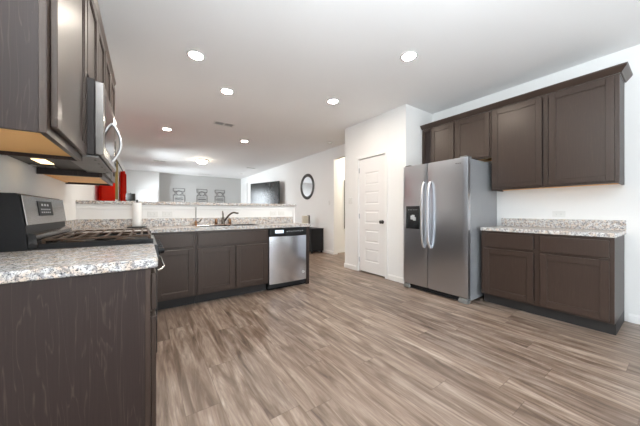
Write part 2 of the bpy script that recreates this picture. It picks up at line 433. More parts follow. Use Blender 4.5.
def baseboard(name, F, spans, h=0.085, t=0.013):
    bm = B()
    for a0, a1 in spans:
        prism(bm, [(0.0005, .001), (t, .001), (t, h - .018), (t * .55, h - .004), (t * .5, h), (0.0005, h)], F, a0, a1)
    return struct(name, bm, 'trim')
baseboard('baseboard_right', face_nx(XR), [(RW[1] - .1, .335), (OP1 + .001, YF - .002)])
baseboard('baseboard_left', face_px(XL), [(YB + .01, 1.20), (PB + .14, YF - .32)])
baseboard('baseboard_far', face_ny(YF), [(.52, XR - .02)])
baseboard('baseboard_pantry', face_nx(PX), [(PY0 - .012, D0 - .062), (D1 + .062, PY1 + .012)])
baseboard('baseboard_closet', face_ny(PY0), [(PX - .0, XR - .02)])
baseboard('baseboard_hall', face_ny(5.30), [(XR + .125, 6.37)])
baseboard('baseboard_opening', lambda a, b, c: (a, OP1 - b, c), [(XR + .0, XR + .12)])

# patio door and window behind the camera
def window(name, F, a0, a1, c0, c1, muntins=0, t=0.06):
    ctr = F((a0 + a1) / 2, 0, c0); r = rig(name, ctr)
    bm = B(); f = .055
    mbox(bm, F, a0 + .001, a0 + f, -t, -.01, c0 + .001, c1 - .001); mbox(bm, F, a1 - f, a1 - .001, -t, -.01, c0 + .001, c1 - .001)
    mbox(bm, F, a0 + f, a1 - f, -t, -.01, c0 + .001, c0 + f); mbox(bm, F, a0 + f, a1 - f, -t, -.01, c1 - f, c1 - .001)
    for i in range(muntins):
        m = a0 + (a1 - a0) * (i + 1) / (muntins + 1); mbox(bm, F, m - f / 2, m + f / 2, -t, -.012, c0 + f, c1 - f)
    obj('window_frame', bm, 'trim', r)
    bm = B(); mbox(bm, F, a0 + f - .005, a1 - f + .005, -t / 2 - .003, -t / 2 + .003, c0 + f - .005, c1 - f + .005); obj('pane', bm, 'glass', r)
    return r
window('window_1', face_px(XL), *WIN, muntins=0, t=.04)
window('window_2', lambda a, b, c: (a, YB + b, c), *BW, muntins=1)
window('window_3', face_nx(XR), *RW, muntins=1)
window('added_window', face_px(XL), *EW)  # unseen window added to let the entry wall fill in
window('window_4', face_px(XL), *LW, muntins=1)

# ------------------------------------------------------------------ doors
def casing(bm, F, a0, a1, c1, w=.057, t=.016):
    mbox(bm, F, a0 - w, a0 - .001, .0005, t, .001, c1 + w, .004, 2); mbox(bm, F, a1 + .001, a1 + w, .0005, t, .001, c1 + w, .004, 2)
    mbox(bm, F, a0 - .0005, a1 + .0005, .0005, t, c1 + .001, c1 + w, .004, 2)
def panel_door(name, F, a0, a1, c0, c1, rows, knob_a=None, hinge_a=None, depth=.02, cols=1):
    r = rig(name, F((a0 + a1) / 2, -depth, 0))
    bm = B(); casing(bm, F, a0, a1, c1); obj('casing', bm, 'trim', r)
    a0, a1, c1 = a0 + .004, a1 - .004, c1 - .006
    b1 = -depth; st = .105 if cols > 1 else .145
    bm = B()
    mbox(bm, F, a0, a1, b1 - .035, b1 - .009, c0, c1)
    hs = (c1 - c0 - .13 - .20) / rows; pans = []
    mbox(bm, F, a0, a0 + st, b1 - .0095, b1, c0, c1); mbox(bm, F, a1 - st, a1, b1 - .0095, b1, c0, c1)
    edges = [c0, c0 + .20]
    z = c0 + .20 - .0
    rails = [(c0, c0 + .19)]
    for i in range(rows):
        z0 = c0 + .19 + i * hs + (.0 if i == 0 else 0); z1 = z0 + hs - .115
        pans.append((z0, z1)); rails.append((z1, z1 + .115 if i < rows - 1 else c1))
    for q in rails: mbox(bm, F, a0 + st, a1 - st, b1 - .0095, b1, q[0], q[1])
    o = obj('door_leaf', bm, 'door', r)
    inner = (a1 - a0 - 2 * st)
    for z0, z1 in pans:
        bm = B()
        for ci in range(cols):
            x0 = a0 + st + ci * inner / cols; x1 = x0 + inner / cols
            # moulded slope then raised field
            A = [(x0, z0), (x1, z0), (x1, z1), (x0, z1)]
            def ringv(ins, b): return [bm.verts.new(F(x + (ins if x == x0 else -ins), b, z + (ins if z == z0 else -ins))) for x, z in A]
            R = [ringv(0, b1), ringv(.010, b1 - .007), ringv(.022, b1 - .007), ringv(.038, b1 - .001)]
            for p, q in zip(R, R[1:]):
                for i in range(4): bm.faces.new((p[i], p[(i + 1) % 4], q[(i + 1) % 4], q[i]))
            bm.faces.new(R[-1])
        obj('panel', bm, 'door', o)
    if knob_a is not None:
        bm = B(); ctr = F(knob_a, b1, .93); d = Vector(F(0, 1, 0)) - Vector(F(0, 0, 0))
        lathe(bm, [(0, .0005), (.032, .0005), (.032, .006), (.026, .010), (.011, .012), (.010, .032), (.022, .036), (.029, .046), (.029, .056), (.022, .064), (0, .066)], ctr, d, 24)
        obj('door_knob', bm, 'pewter', r, True)['label'] = 'dark round knob'
    if hinge_a is not None:
        for z in (.22, 1.02, 1.86):
            bm = B(); mbox(bm, F, hinge_a - .012, hinge_a + .012, b1 + .0005, b1 + .004, z - .045, z + .045); tube(bm, [F(hinge_a, b1 + .008, z - .045), F(hinge_a, b1 + .008, z + .045)], .006)
            obj('hinge', bm, 'silver', r)
    return r
panel_door('door_1', face_nx(PX), D0, D1, .022, DZ, 5, knob_a=D0 + .07, hinge_a=D1 - .006, depth=.012)
panel_door('door_2', face_nx(XR), 11.75, 12.45, .012, 2.44, 3, depth=-.05)
panel_door('door_3', face_ny(YF - .30), -.335, .44, .012, 2.03, 3, depth=-.05, cols=2)
# black board added behind the pantry door, stands in for shade in its gap
bm = B(); box(bm, PX + .06, PX + .10, D0 + .001, D1 - .001, .001, DZ - .001); struct('gap_shade_board', bm, 'blackm')

# ------------------------------------------------------------------ ceiling fittings
dl = thing('downlight', 'recessed ceiling downlight', 'ceiling light', (0, 0, HC), 0, 'recessed downlights')
bm = B(); lathe(bm, [(.066, -.0005), (.090, -.0005), (.090, -.004), (.084, -.009), (.070, -.011), (.066, -.008), (.066, -.0005)], (0, 0, 0), seg=40)
ring = obj('trim_ring', bm, 'white', dl, True, local=True)
bm = B(); lathe(bm, [(0, -.011), (.04, -.0105), (.058, -.008), (.064, -.005), (.064, -.001), (0, -.001)], (0, 0, 0), seg=40)
obj('lens', bm, 'lens', dl, True, local=True)
spots = [((.442, 2.925), 'recessed downlight over the sink side, nearest the tall left cabinets'),
         ((2.293, 1.668), 'recessed downlight in front of the refrigerator'),
         ((.921, 3.56), 'recessed downlight above the sink, between two other downlights and the ceiling vent'),
         ((2.299, 2.988), 'recessed downlight in front of the white pantry door'),
         ((.365, 5.877), 'small far downlight above the red curtain side of the living room'),
         ((1.91, 5.853), 'small far downlight between the ceiling vent and the round mirror')]
for i, ((x, y), lab) in enumerate(spots):
    o = dl if i == 0 else copy_tree(dl)
    o.location = (x, y, HC); o['label'] = lab
fl = thing('flush_mount_light', 'lit flush-mount dome ceiling light with metal rim', 'ceiling light', (1.50, 8.78, HC))
bm = B(); lathe(bm, [(0, -.0005), (.185, -.0005), (.19, -.012), (.185, -.03), (.165, -.034), (0, -.034)], (1.50, 8.78, HC), seg=40); obj('base', bm, 'bronze', fl, True)
bm = B(); lathe(bm, [(0, -.13), (.05, -.126), (.10, -.108), (.14, -.078), (.158, -.045), (.160, -.0345), (0, -.0345)], (1.50, 8.78, HC), seg=40); obj('glass_dome', bm, 'dome', fl, True)
# added bowl uplight, unseen behind the camera, to brighten the ceiling
bx0, by0, bz0 = 0.30, -0.50, 1.52
pn = thing('added_uplight', 'added metal bowl uplight behind the camera, brightening the ceiling', 'ceiling light', (bx0, by0, HC))
bm = B(); lathe(bm, [(0, -.0005), (.07, -.0005), (.07, -.02), (.012, -.03), (0, -.03)], (bx0, by0, HC), seg=28); obj('canopy', bm, 'bronze', pn, True)
bm = B(); tube(bm, [(bx0, by0, HC - .03), (bx0, by0, 2.0), (bx0, by0, bz0 - .06)], .006, 8); obj('stem', bm, 'bronze', pn, True)
bm = B(); lathe(bm, [(.008, -.12), (.15, -.105), (.27, -.06), (.34, 0), (.335, 0), (.265, -.052), (.148, -.095), (.008, -.108), (.008, -.12)], (bx0, by0, bz0), seg=40); obj('bowl', bm, 'chrome', pn, True)
for q in range(4):   # four fill lights in the added bowl
    l = bpy.data.lights.new('uplight_fill', 'AREA'); l.shape = 'DISK'; l.size = 0.20; l.energy = 40; l.color = COOL
    lo = bpy.data.objects.new('uplight_fill', l); C.objects.link(lo); lo.parent = pn
    lo.location = (.15 * math.cos(PI / 4 + q * PI / 2), .15 * math.sin(PI / 4 + q * PI / 2), bz0 - HC - .03); lo.rotation_euler = (PI, 0, 0)
def vent(x, y, sx, sy, lab, along='x'):
    r = thing('ceiling_vent', lab, 'vent', (x, y, HC), 0)
    bm = B(); f = .022
    box(bm, x - sx / 2, x + sx / 2, y - sy / 2, y - sy / 2 + f, HC - .008, HC - .0005); box(bm, x - sx / 2, x + sx / 2, y + sy / 2 - f, y + sy / 2, HC - .008, HC - .0005)
    box(bm, x - sx / 2, x - sx / 2 + f, y - sy / 2 + f, y + sy / 2 - f, HC - .008, HC - .0005); box(bm, x + sx / 2 - f, x + sx / 2, y - sy / 2 + f, y + sy / 2 - f, HC - .008, HC - .0005)
    box(bm, x - .012, x + .012, y - sy / 2 + f, y + sy / 2 - f, HC - .008, HC - .0005)
    obj('frame', bm, 'white', r)
    bm = B(); box(bm, x - sx / 2 + f, x + sx / 2 - f, y - sy / 2 + f, y + sy / 2 - f, HC - .002, HC - .0006); obj('duct', bm, 'blackm', r)
    bm = B(); n = 5
    for i in range(n):
        yy = y - sy / 2 + f + (sy - 2 * f) * (i + .5) / n
        box(bm, x - sx / 2 + f, x + sx / 2 - f, yy - .005, yy + .005, HC - .0045, HC - .003)
    obj('slats', bm, 'white', r)
vent(1.223, 4.934, .36, .20, 'white ceiling vent above the peninsula, beside the middle downlight')
vent(.40, 9.70, .36, .20, 'white ceiling vent beyond the dome light near the entry wall')
vent(2.235, 12.12, .60, .16, 'long ceiling vent close to the grey far wall')
vent(3.30, 9.36, .36, .18, 'white ceiling vent above the television')
def detector(x, y, lab):
    bm = B(); lathe(bm, [(0, -.036), (.035, -.036), (.055, -.030), (.062, -.012), (.062, -.0005), (0, -.0005)], (x, y, HC), seg=28)
    tag(obj('smoke_detector', bm, 'white', None, True), lab, 'smoke detector')
detector(3.623, 4.825, 'round white smoke detector on ceiling outside the hall opening')
detector(3.44, 10.9, 'small round white detector on ceiling near the far corner')

# ------------------------------------------------------------------ right wall kitchen run
RX = XR - .61
YR0, YR1 = .3603, 1.4284; YM = (YR0 + YR1) / 2
FR = face_nx(RX)
cabinet('base_cabinet', 'dark brown base cabinet under the small counter right of the refrigerator', 'cabinet', FR, YR0, YR1, .606, 0, .8745,
        [(YR0 + .03, YM - .027, .135, .668), (YM + .027, YR1 - .03, .135, .668)], [(YR0 + .03, YM - .027, .695, .848), (YM + .027, YR1 - .03, .695, .848)], toe=True, mids=(YM,))
ct = thing('worktop', 'speckled granite worktop and upstand right of the refrigerator', 'worktop', (XR - .3, YM, .876))
bm = B(); box(bm, RX - .028, XR - .002, YR0 - .012, YR1 + .002, .876, .914, .006, 3); obj('slab', bm, 'stone', ct)
bm = B(); box(bm, XR - .021, XR - .0015, YR0 - .012, YR1 + .002, .9145, 1.016, .003, 2); obj('upstand', bm, 'stone', ct)
UX = XR - .325; FU = face_nx(UX); UT = 2.405
cabinet('wall_cabinet', 'tall dark brown two-door wall cabinet right of the refrigerator', 'cabinet', FU, YR0, YR1, .323, 1.374, UT,
        [(YR0 + .03, YM - .028, 1.396, UT - .022), (YM + .028, YR1 - .012, 1.396, UT - .022)], maple=True, mids=(YM,))
OY0, OY1 = YR1 + .002, PY0 - .016
cabinet('wall_cabinet', 'short dark brown two-door wall cabinet over the refrigerator', 'cabinet', FU, OY0, OY1, .323, 1.80, UT,
        [(OY0 + .02, OY0 + .448, 1.82, UT - .022), (OY0 + .478, OY0 + .83, 1.82, UT - .022)], maple=True, mids=(OY0 + .463,))
def crown(label, F, a0, a1, z, ends=(True, True), reach=1.0, depth=.321):
    bm = B()
    prof = [(.001, z + .0005), (.014, z + .0005), (.018, z + .008), (.050, z + .048), (.054, z + .058), (.054, z + .064), (.001, z + .064)]
    prof = [(p if p < .01 else p * reach, q) for p, q in prof]
    e0 = .054 if ends[0] else 0; e1 = .054 if ends[1] else 0
    A = [bm.verts.new(F(a0 - (p if ends[0] else 0), p, q)) for p, q in prof]; Z = [bm.verts.new(F(a1 + (p if ends[1] else 0), p, q)) for p, q in prof]
    n = len(prof)
    for i in range(n):
        j = (i + 1) % n; bm.faces.new((A[i], A[j], Z[j], Z[i]))
    for k, (V, aa, sgn) in enumerate(((A, a0, -1), (Z, a1, 1))):
        if ends[k]:   # return along the cabinet side, mitred
            Wv = [bm.verts.new(F(aa + sgn * p, -depth, q)) for p, q in prof]
            for i in range(n):
                j = (i + 1) % n; bm.faces.new((V[i], V[j], Wv[j], Wv[i]))
            bm.faces.new(Wv)
        else: bm.faces.new(V)
    tag(obj('crown_molding', bm, 'cab'), label, 'molding')
crown('dark crown molding along the top of the right wall cabinets', FU, YR0, OY1, UT, (True, False))

# ------------------------------------------------------------------ refrigerator
FX, FY0, FY1 = 3.1325, 1.474, 2.381; SEAM = 1.994
fr = thing('refrigerator', 'stainless steel side-by-side refrigerator with a black dispenser', 'refrigerator', (FX + .4, (FY0 + FY1) / 2, 0))
bm = B(); box(bm, FX + .085, XR - .03, FY0 + .004, FY1 - .004, .03, 1.745, .006, 2); obj('body', bm, 'fside', fr)
FF = face_nx(FX + .075)
def fridge_door(a0, a1, cut=None):
    bm = B()
    # a softly bowed front: stacked vertical strips
    n = 14; prof = []
    def bow(t): return .075 + .006 * (1 - (2 * t - 1) ** 2) - .007 * (abs(2 * t - 1) ** 14)
    pts = [(a0 + (a1 - a0) * i / n, bow(i / n) - .006) for i in range(n + 1)]
    prof = [(a0, 0.0)] + pts + [(a1, 0.0)]
    lo = [bm.verts.new(FF(a, b, .075)) for a, b in prof]; hi = [bm.verts.new(FF(a, b, 1.755)) for a, b in prof]
    bm.faces.new(lo); bm.faces.new(hi)
    for i in range(len(prof)):
        j = (i + 1) % len(prof); bm.faces.new((lo[i], lo[j], hi[j], hi[i]))
    return obj('door', bm, 'fridge', fr, True)
dr = fridge_door(FY0, SEAM - .004); dlft = fridge_door(SEAM + .004, FY1)
def fridge_handle(door, a):
    bm = B(); pts = []
    for i in range(17):
        t = i / 16; pts.append(FF(a, .083 + .055 * (1 - (2 * t - 1) ** 4) ** 0.7 if 0 < t < 1 else .083, .62 + .88 * t))
    tube(bm, pts, .019, 12, 0.75)
    obj('handle', bm, 'alu', door, True)['label'] = 'long pale bowed handle'
fridge_handle(dr, SEAM - .045); fridge_handle(dlft, SEAM + .045)
# dispenser
d0, d1, z0, z1 = 2.105, 2.318, .862, 1.182
bm = B(); f = .018
mbox(bm, FF, d0, d1, .078, .090, z1 - .105, z1, .003, 1)
mbox(bm, FF, d0, d0 + f, .078, .090, z0, z1 - .105, .002, 1); mbox(bm, FF, d1 - f, d1, .078, .090, z0, z1 - .105, .002, 1); mbox(bm, FF, d0 + f, d1 - f, .078, .092, z0, z0 + f, .002, 1)
mbox(bm, FF, d0 + f, d1 - f, .076, .080, z0 + f, z1 - .105)
dp = obj('dispenser', bm, 'black', dlft); dp['label'] = 'black ice and water dispenser'
bm = B(); mbox(bm, FF, d0 + .055, d0 + .095, .0805, .098, z0 + .115, z0 + .165, .004, 2); mbox(bm, FF, d0 + .075, d0 + .115, .0805, .095, z0 + .165, z0 + .195, .003, 2); obj('paddle', bm, 'silver', dp)
bm = B(); mbox(bm, FF, d0 + .095, d0 + .135, .0805, .096, z0 + .130, z0 + .185, .004, 2); obj('paddle', bm, 'silver', dp)
bm = B()
for i in range(6): mbox(bm, FF, d0 + .03 + i * .027, d0 + .042 + i * .027, .0902, .0908, z1 - .055, z1 - .050)
obj('control_marks', bm, 'silver', dp)
RN = Matrix(((0, 0, -1, 0), (-1, 0, 0, 0), (0, 1, 0, 0), (0, 0, 0, 1)))     # text facing -X, read from the room
lettering('logo', 'Whirlpool', .016, 'blackm', dr, (FX - .0068, FY0 + .105, 1.690), RN)
bm = B(); mbox(bm, FF, FY0 + .03, FY1 - .03, -.02, .045, .012, .060, .004, 1)
for i in range(3): mbox(bm, FF, FY0 + .12, FY1 - .12, .0452, .050, .018 + i * .014, .026 + i * .014)
obj('kick_grille', bm, 'blackm', fr)
for a in (FY0 + .002, FY1 - .112):
    bm = B(); mbox(bm, FF, a, a + .11, -.01, .07, .003, .045, .006, 2); mbox(bm, FF, a + .01, a + .10, -.01, .066, .045, .066, .004, 2)
    obj('foot', bm, 'grey', fr)
for a in (FY0 + .02, FY1 - .10):
    bm = B(); mbox(bm, FF, a, a + .08, -.08, .05, 1.7555, 1.775, .004, 2); obj('hinge_cover', bm, 'grey', fr)

# ------------------------------------------------------------------ left wall run
LXF = -.274; LCX = XL + .676       # upper face, counter edge
Y0, YS0, YS1, YE = 1.225, 1.842, 2.606, 3.42
FLb = face_px(.020)
cabinet('base_cabinet', 'dark brown base cabinet with grained end panel left of the gas range', 'cabinet', FLb, Y0 + .012, YS0 - .010, .648, 0, .8745,
        [(Y0 + .04, YS0 - .035, .135, .668)], [(Y0 + .04, YS0 - .035, .695, .848)], toe=True)
ct = thing('worktop', 'speckled granite worktop left of the range, on the cabinet with the grained end panel', 'worktop', (-.3, 1.5, .876))
bm = B(); box(bm, XL + .002, LCX, Y0, YS0 - .006, .876, .914)
ed = [e for e in bm.edges if all(v.co.x > 0 for v in e.verts) and abs(e.verts[0].co.z - e.verts[1].co.z) > .01]
bmesh.ops.bevel(bm, geom=ed, offset=.022, segments=5, profile=.5, affect='EDGES')
ed = [e for e in bm.edges if all(v.co.z > .91 for v in e.verts) or all(v.co.z < .88 for v in e.verts)]
bmesh.ops.bevel(bm, geom=ed, offset=.007, segments=3, profile=.5, affect='EDGES')
obj('slab', bm, 'stone', ct)
bm = B(); box(bm, XL + .0015, XL + .02, Y0, YS0 - .006, .9145, 1.016, .003, 2); obj('upstand', bm, 'stone', ct)
# corner cabinet behind the range
cabinet('base_cabinet', 'dark brown corner base cabinet between the range and the sink run', 'cabinet', FLb, YS1 + .010, 3.285, .648, 0, .8745,
        [(YS1 + .03, 3.24, .135, .668)], [(YS1 + .03, 3.24, .695, .848)], toe=True)
FLu = face_px(LXF)
cabinet('wall_cabinet', 'dark brown wall cabinet left of the microwave, showing its end panel', 'cabinet', FLu, Y0 + .010, YS0 - .003, .354, 1.372, UT,
        [(Y0 + .045, YS0 - .012, 1.402, UT - .022)], maple=True, frame_w=.038)
cabinet('wall_cabinet', 'short dark brown wall cabinet above the microwave', 'cabinet', FLu, YS0 - .001, YS1, .354, 1.837, UT,
        [(YS0 + .012, (YS0 + YS1) / 2 - .004, 1.855, UT - .022), ((YS0 + YS1) / 2 + .004, YS1 - .012, 1.855, UT - .022)], maple=True)
cabinet('wall_cabinet', 'dark brown two-door wall cabinet beyond the microwave', 'cabinet', FLu, YS1 + .002, YE, .354, 1.372, UT,
        [(YS1 + .02, (YS1 + YE) / 2 - .015, 1.402, UT - .022), ((YS1 + YE) / 2 + .015, YE - .02, 1.402, UT - .022)], maple=True, mids=((YS1 + YE) / 2,))
crown('dark crown molding along the top of the left wall cabinets', FLu, Y0 + .010, YE, UT, (True, True), .45, .352)

# microwave
mw = thing('microwave', 'stainless over-the-range microwave with a bowed handle', 'microwave', (-.43, (YS0 + YS1) / 2, 1.41))
MZ0, MZ1 = 1.415, 1.834; ma, mb = YS0 + .003, YS1 - .003
bm = B(); box(bm, XL + .002, -.226, ma, mb, MZ0, MZ1, .003, 1); obj('body', bm, 'dark_body', mw)
FM = face_px(-.2255)
bm = B(); mbox(bm, FM, ma, mb - .15, 0, .038, MZ0 + .004, MZ1 - .012, .004, 2); md = obj('door', bm, 'steel_h', mw)
bm = B(); mbox(bm, FM, ma + .06, mb - .22, .0382, .0395, MZ0 + .06, MZ1 - .06, 0); obj('window', bm, 'mglass', md)
bm = B(); mbox(bm, FM, mb - .149, mb, 0, .038, MZ0 + .004, MZ1 - .012, .004, 2); cp = obj('control_panel', bm, 'steel_h', mw)
bm = B()
for i in range(5):
    for j in range(3): mbox(bm, FM, mb - .13 + j * .04, mb - .10 + j * .04, .0382, .0392, MZ0 + .04 + i * .042, MZ0 + .07 + i * .042)
obj('keypad', bm, 'blackm', cp)
bm = B(); pts = []
for i in range(19):
    t = i / 18; pts.append(FM(mb - .185 - .145, .039 + .048 * math.sin(PI * t) ** .8, 1.452 + .262 * t))
tube(bm, pts, .008, 12); obj('handle', bm, 'alu', md, True)['label'] = 'pale bowed handle'
bm = B(); box(bm, -.36, -.21, ma + .01, mb - .01, MZ0 - .012, MZ0 - .0005, .003, 1); vg = obj('vent_panel', bm, 'grey', mw)
for i in range(5):
    bm = B(); disc(bm, (-.235, ma + .1 + i * .14, MZ0 - .0135), .006, .0012, seg=10); obj('screw', bm, 'blackm', vg)
for yy in (ma + .02, mb - .19):
    bm = B(); box(bm, -.62, -.50, yy, yy + .17, MZ0 - .006, MZ0 - .0005, .002, 1)
    g = obj('grease_filter', bm, 'steel_h', mw)
bm = B(); box(bm, -.545, -.485, ma + .32, ma + .50, MZ0 - .005, MZ0 - .0005, .001, 1); obj('lamp_lens', bm, 'hoodlamp', mw)

# gas range
gr = thing('gas_range', 'stainless and black gas range with cast iron grates', 'range', (-.28, (YS0 + YS1) / 2, 0))
ra, rb = YS0 + .003, YS1 - .003
bm = B(); box(bm, XL + .02, .022, ra, rb, .04, .905, .003, 1); obj('body', bm, 'blackm', gr)
for x in (-.55, -.05):
    for y in (ra + .05, rb - .05):
        bm = B(); disc(bm, (x, y, .001), .018, .039, seg=14); obj('foot', bm, 'blackm', gr)
bm = B(); box(bm, -.50, .045, ra, rb, .9055, .918, .005, 2); [box(bm, -.44, .044, q, q + .008, .918, .942, .002, 1) for q in (ra, rb - .008)]; obj('cooktop', bm, 'blackm', gr)
FG = face_px(.0225)
bm = B(); prism(bm, [(0, .795), (.040, .795), (.052, .82), (.040, .904), (0, .904)], FG, ra, rb); kp = obj('knob_panel', bm, 'black', gr)
for i in range(5):
    y = ra + .09 + i * (rb - ra - .18) / 4
    k = B(); lathe(k, [(0, 0), (.024, 0), (.024, .006), (.020, .010), (.018, .030), (.014, .033), (0, .033)], FG(y, .050, .852), (1, 0, .12), 20); obj('knob', k, 'blackm', kp, True)
bm = B(); mbox(bm, FG, ra + .004, rb - .004, .001, .040, .235, .785, .006, 2); od = obj('oven_door', bm, 'blackm', gr)
bm = B(); mbox(bm, FG, ra + .012, rb - .012, .0402, .0415, .242, .778); obj('steel_face', bm, 'steel_h', od)
bm = B(); mbox(bm, FG, ra + .10, rb - .10, .0417, .043, .34, .64, 0); obj('window', bm, 'black', od)
bm = B(); pts = [FG(ra + .04, .041, .735)] + [FG(ra + .04 + (rb - ra - .08) * t, .041 + .045 * min(1, 6 * min(t, 1 - t)) ** .6, .735) for t in [i / 16 for i in range(1, 16)]] + [FG(rb - .04, .041, .735)]
tube(bm, pts, .008, 12); obj('handle', bm, 'chrome', od, True)['label'] = 'pale curved oven handle'
bm = B(); mbox(bm, FG, ra + .004, rb - .004, .001, .036, .065, .225, .006, 2); obj('drawer', bm, 'steel_h', gr)
# backguard: sloping stainless console on a black box
bx = XL + .03
bm = B(); prism(bm, [(bx, .906), (bx + .125, .906), (bx + .118, 1.03), (bx + .098, 1.185), (bx + .085, 1.195), (bx, 1.195)], lambda a, p, q: (p, a, q), ra, rb); bg = obj('backguard', bm, 'blackm', gr)
def slope(a, t, off):   # point on the console slope
    n = Vector((.9915, 0, .129)); p0 = Vector((bx + .1185, 0, 1.034)); p1 = Vector((bx + .0985, 0, 1.188))
    p = p0 + (p1 - p0) * t + n * off; return (p.x, a, p.z)
bm = B()
mbox(bm, lambda a, b, c: slope(a, c, b), ra + .006, rb - .001, .0005, .007, 0, 1, .003, 2); cn = obj('console', bm, 'steel_h', bg)
bm = B(); mbox(bm, lambda a, b, c: slope(a, c, b), ra + .20, ra + .45, .0075, .010, .30, .84, 0); dsp = obj('display', bm, 'blackm', cn)
bm = B()
for i in range(3): mbox(bm, lambda a, b, c: slope(a, c, b), ra + .25 + i * .05, ra + .28 + i * .05, .0102, .0106, .66, .74)
for i in range(5):
    for j in range(2): mbox(bm, lambda a, b, c: slope(a, c, b), ra + .235 + i * .036, ra + .257 + i * .036, .0102, .0106, .40 + j * .11, .45 + j * .11)
obj('display_marks', bm, 'silver', dsp)
bm = B(); prism(bm, [(bx + .1255, .9185), (bx + .160, .9185), (bx + .152, .985), (bx + .1255, .997)], lambda a, p, q: (p, a, q), ra + .01, rb - .01); obj('vent_rail', bm, 'black', bg)
# burners and grates
bur = [(-.33, ra + .16, .040), (-.10, ra + .16, .050), (-.215, (ra + rb) / 2, .045), (-.33, rb - .16, .040), (-.10, rb - .16, .048)]
for x, y, r in bur:
    bm = B(); disc(bm, (x, y, .9185), r * 1.25, .008, seg=24); b = obj('burner', bm, 'nickel', gr, True)
    bm = B(); lathe(bm, [(0, .0085), (r, .0085), (r, .016), (r * .9, .019), (0, .020)], (x, y, .9185), seg=24); obj('burner_cap', bm, 'iron', b, True)
gx0, gx1 = -.430, .030
n3 = (rb - ra - .02) / 2
for g in range(2):
    a0 = ra + .01 + g * n3 + .002; a1 = a0 + n3 - .004
    bm = B(); t = .012; zt0, zt1 = .955, .965
    box(bm, gx0, gx1, a0, a0 + t, zt0, zt1, .002, 1); box(bm, gx0, gx1, a1 - t, a1, zt0, zt1, .002, 1)
    box(bm, gx0, gx0 + t, a0 + t, a1 - t, zt0, zt1, .002, 1); box(bm, gx1 - t, gx1, a0 + t, a1 - t, zt0, zt1, .002, 1)
    am = (a0 + a1) / 2
    for fx in (.13, .26, .39, .52, .65, .78, .90):
        xx = gx0 + (gx1 - gx0) * fx
        box(bm, xx - t / 2, xx + t / 2, a0 + t, a1 - t, zt0, zt1, .002, 1)
    for xx in (gx0, gx1 - t):
        for yy in (a0, a1 - t): box(bm, xx, xx + t, yy, yy + t, .9186, zt0)
    obj('grate', bm, 'iron', gr)

# ------------------------------------------------------------------ peninsula
PYF = 3.294; FP = face_ny(PYF); PD = .555
XE = 2.097
XE2 = 2.16
c0, c1, c2, c3 = .062, .493, 1.407, 2.017
cabinet('base_cabinet', 'dark brown drawer-and-door base cabinet left of the sink cabinet', 'cabinet', FP, c0, c1 - .001, PD, 0, .8745,
        [(c0 + .03, c1 - .022, .135, .668)], [(c0 + .03, c1 - .022, .695, .848)], toe=True)
cabinet('base_cabinet', 'dark brown two-door sink base cabinet left of the dishwasher', 'cabinet', FP, c1 + .001, c2 - .002, PD, 0, .8745,
        [(c1 + .022, (c1 + c2) / 2 - .012, .135, .668), ((c1 + c2) / 2 + .012, c2 - .022, .135, .668)], [(c1 + .022, c2 - .022, .695, .848)], toe=True, hollow=True, mids=((c1 + c2) / 2,))
bm = B(); box(bm, c3 + .006, XE - .022, PYF - .001, PB - .002, .001, .8745, .002, 1); tag(obj('end_panel', bm, 'side'), 'dark brown end panel closing the peninsula beside the dishwasher', 'panel')
# dishwasher
dw = thing('dishwasher', 'stainless steel dishwasher with black control strip', 'dishwasher', ((c2 + c3) / 2, PYF + .25, 0))
FD = face_ny(PYF + .002)
bm = B(); mbox(bm, FD, c2 + .004, c3 - .004, -.54, -.002, .03, .868, 0); obj('body', bm, 'blackm', dw)
bm = B(); n = 12; q0, q1 = c2 + .010, c3 - .008
prof = [(q0, 0)] + [(q0 + (q1 - q0) * i / n, .016 + .016 * (1 - (2 * i / n - 1) ** 2)) for i in range(n + 1)] + [(q1, 0)]
lo = [bm.verts.new(FD(a, b, .092)) for a, b in prof]; hi = [bm.verts.new(FD(a, b, .752)) for a, b in prof]
bm.faces.new(lo); bm.faces.new(hi)
for i in range(len(prof)):
    j = (i + 1) % len(prof); bm.faces.new((lo[i], lo[j], hi[j], hi[i]))
dd = obj('door', bm, 'steel', dw, True)
bm = B(); mbox(bm, FD, q0, q1, 0, .028, .760, .866, .006, 2); dcp = obj('control_panel', bm, 'black', dw)
bm = B(); mbox(bm, FD, q0 + .08, q0 + .21, .0282, .0290, .800, .842); obj('display', bm, 'lcd', dcp)
bm = B()
for i in range(8): mbox(bm, FD, q0 + .26 + i * .036, q0 + .278 + i * .036, .0282, .0288, .812 + (i % 2) * .006, .822 + (i % 2) * .006)
obj('button_marks', bm, 'silver', dcp)
bm = B(); lathe(bm, [(.014, 0), (.021, 0), (.021, .002), (.014, .002), (.014, 0)], FD(q1 - .055, .0225, .205), (0, -1, 0), 24); mbox(bm, FD, q1 - .059, q1 - .051, .023, .0245, .198, .212)
obj('badge', bm, 'white', dd)['label'] = 'small pale round badge'
bm = B(); mbox(bm, FD, c2 + .004, c3 - .004, -.10, -.035, .002, .088, .002, 1); obj('toe_panel', bm, 'black', dw)

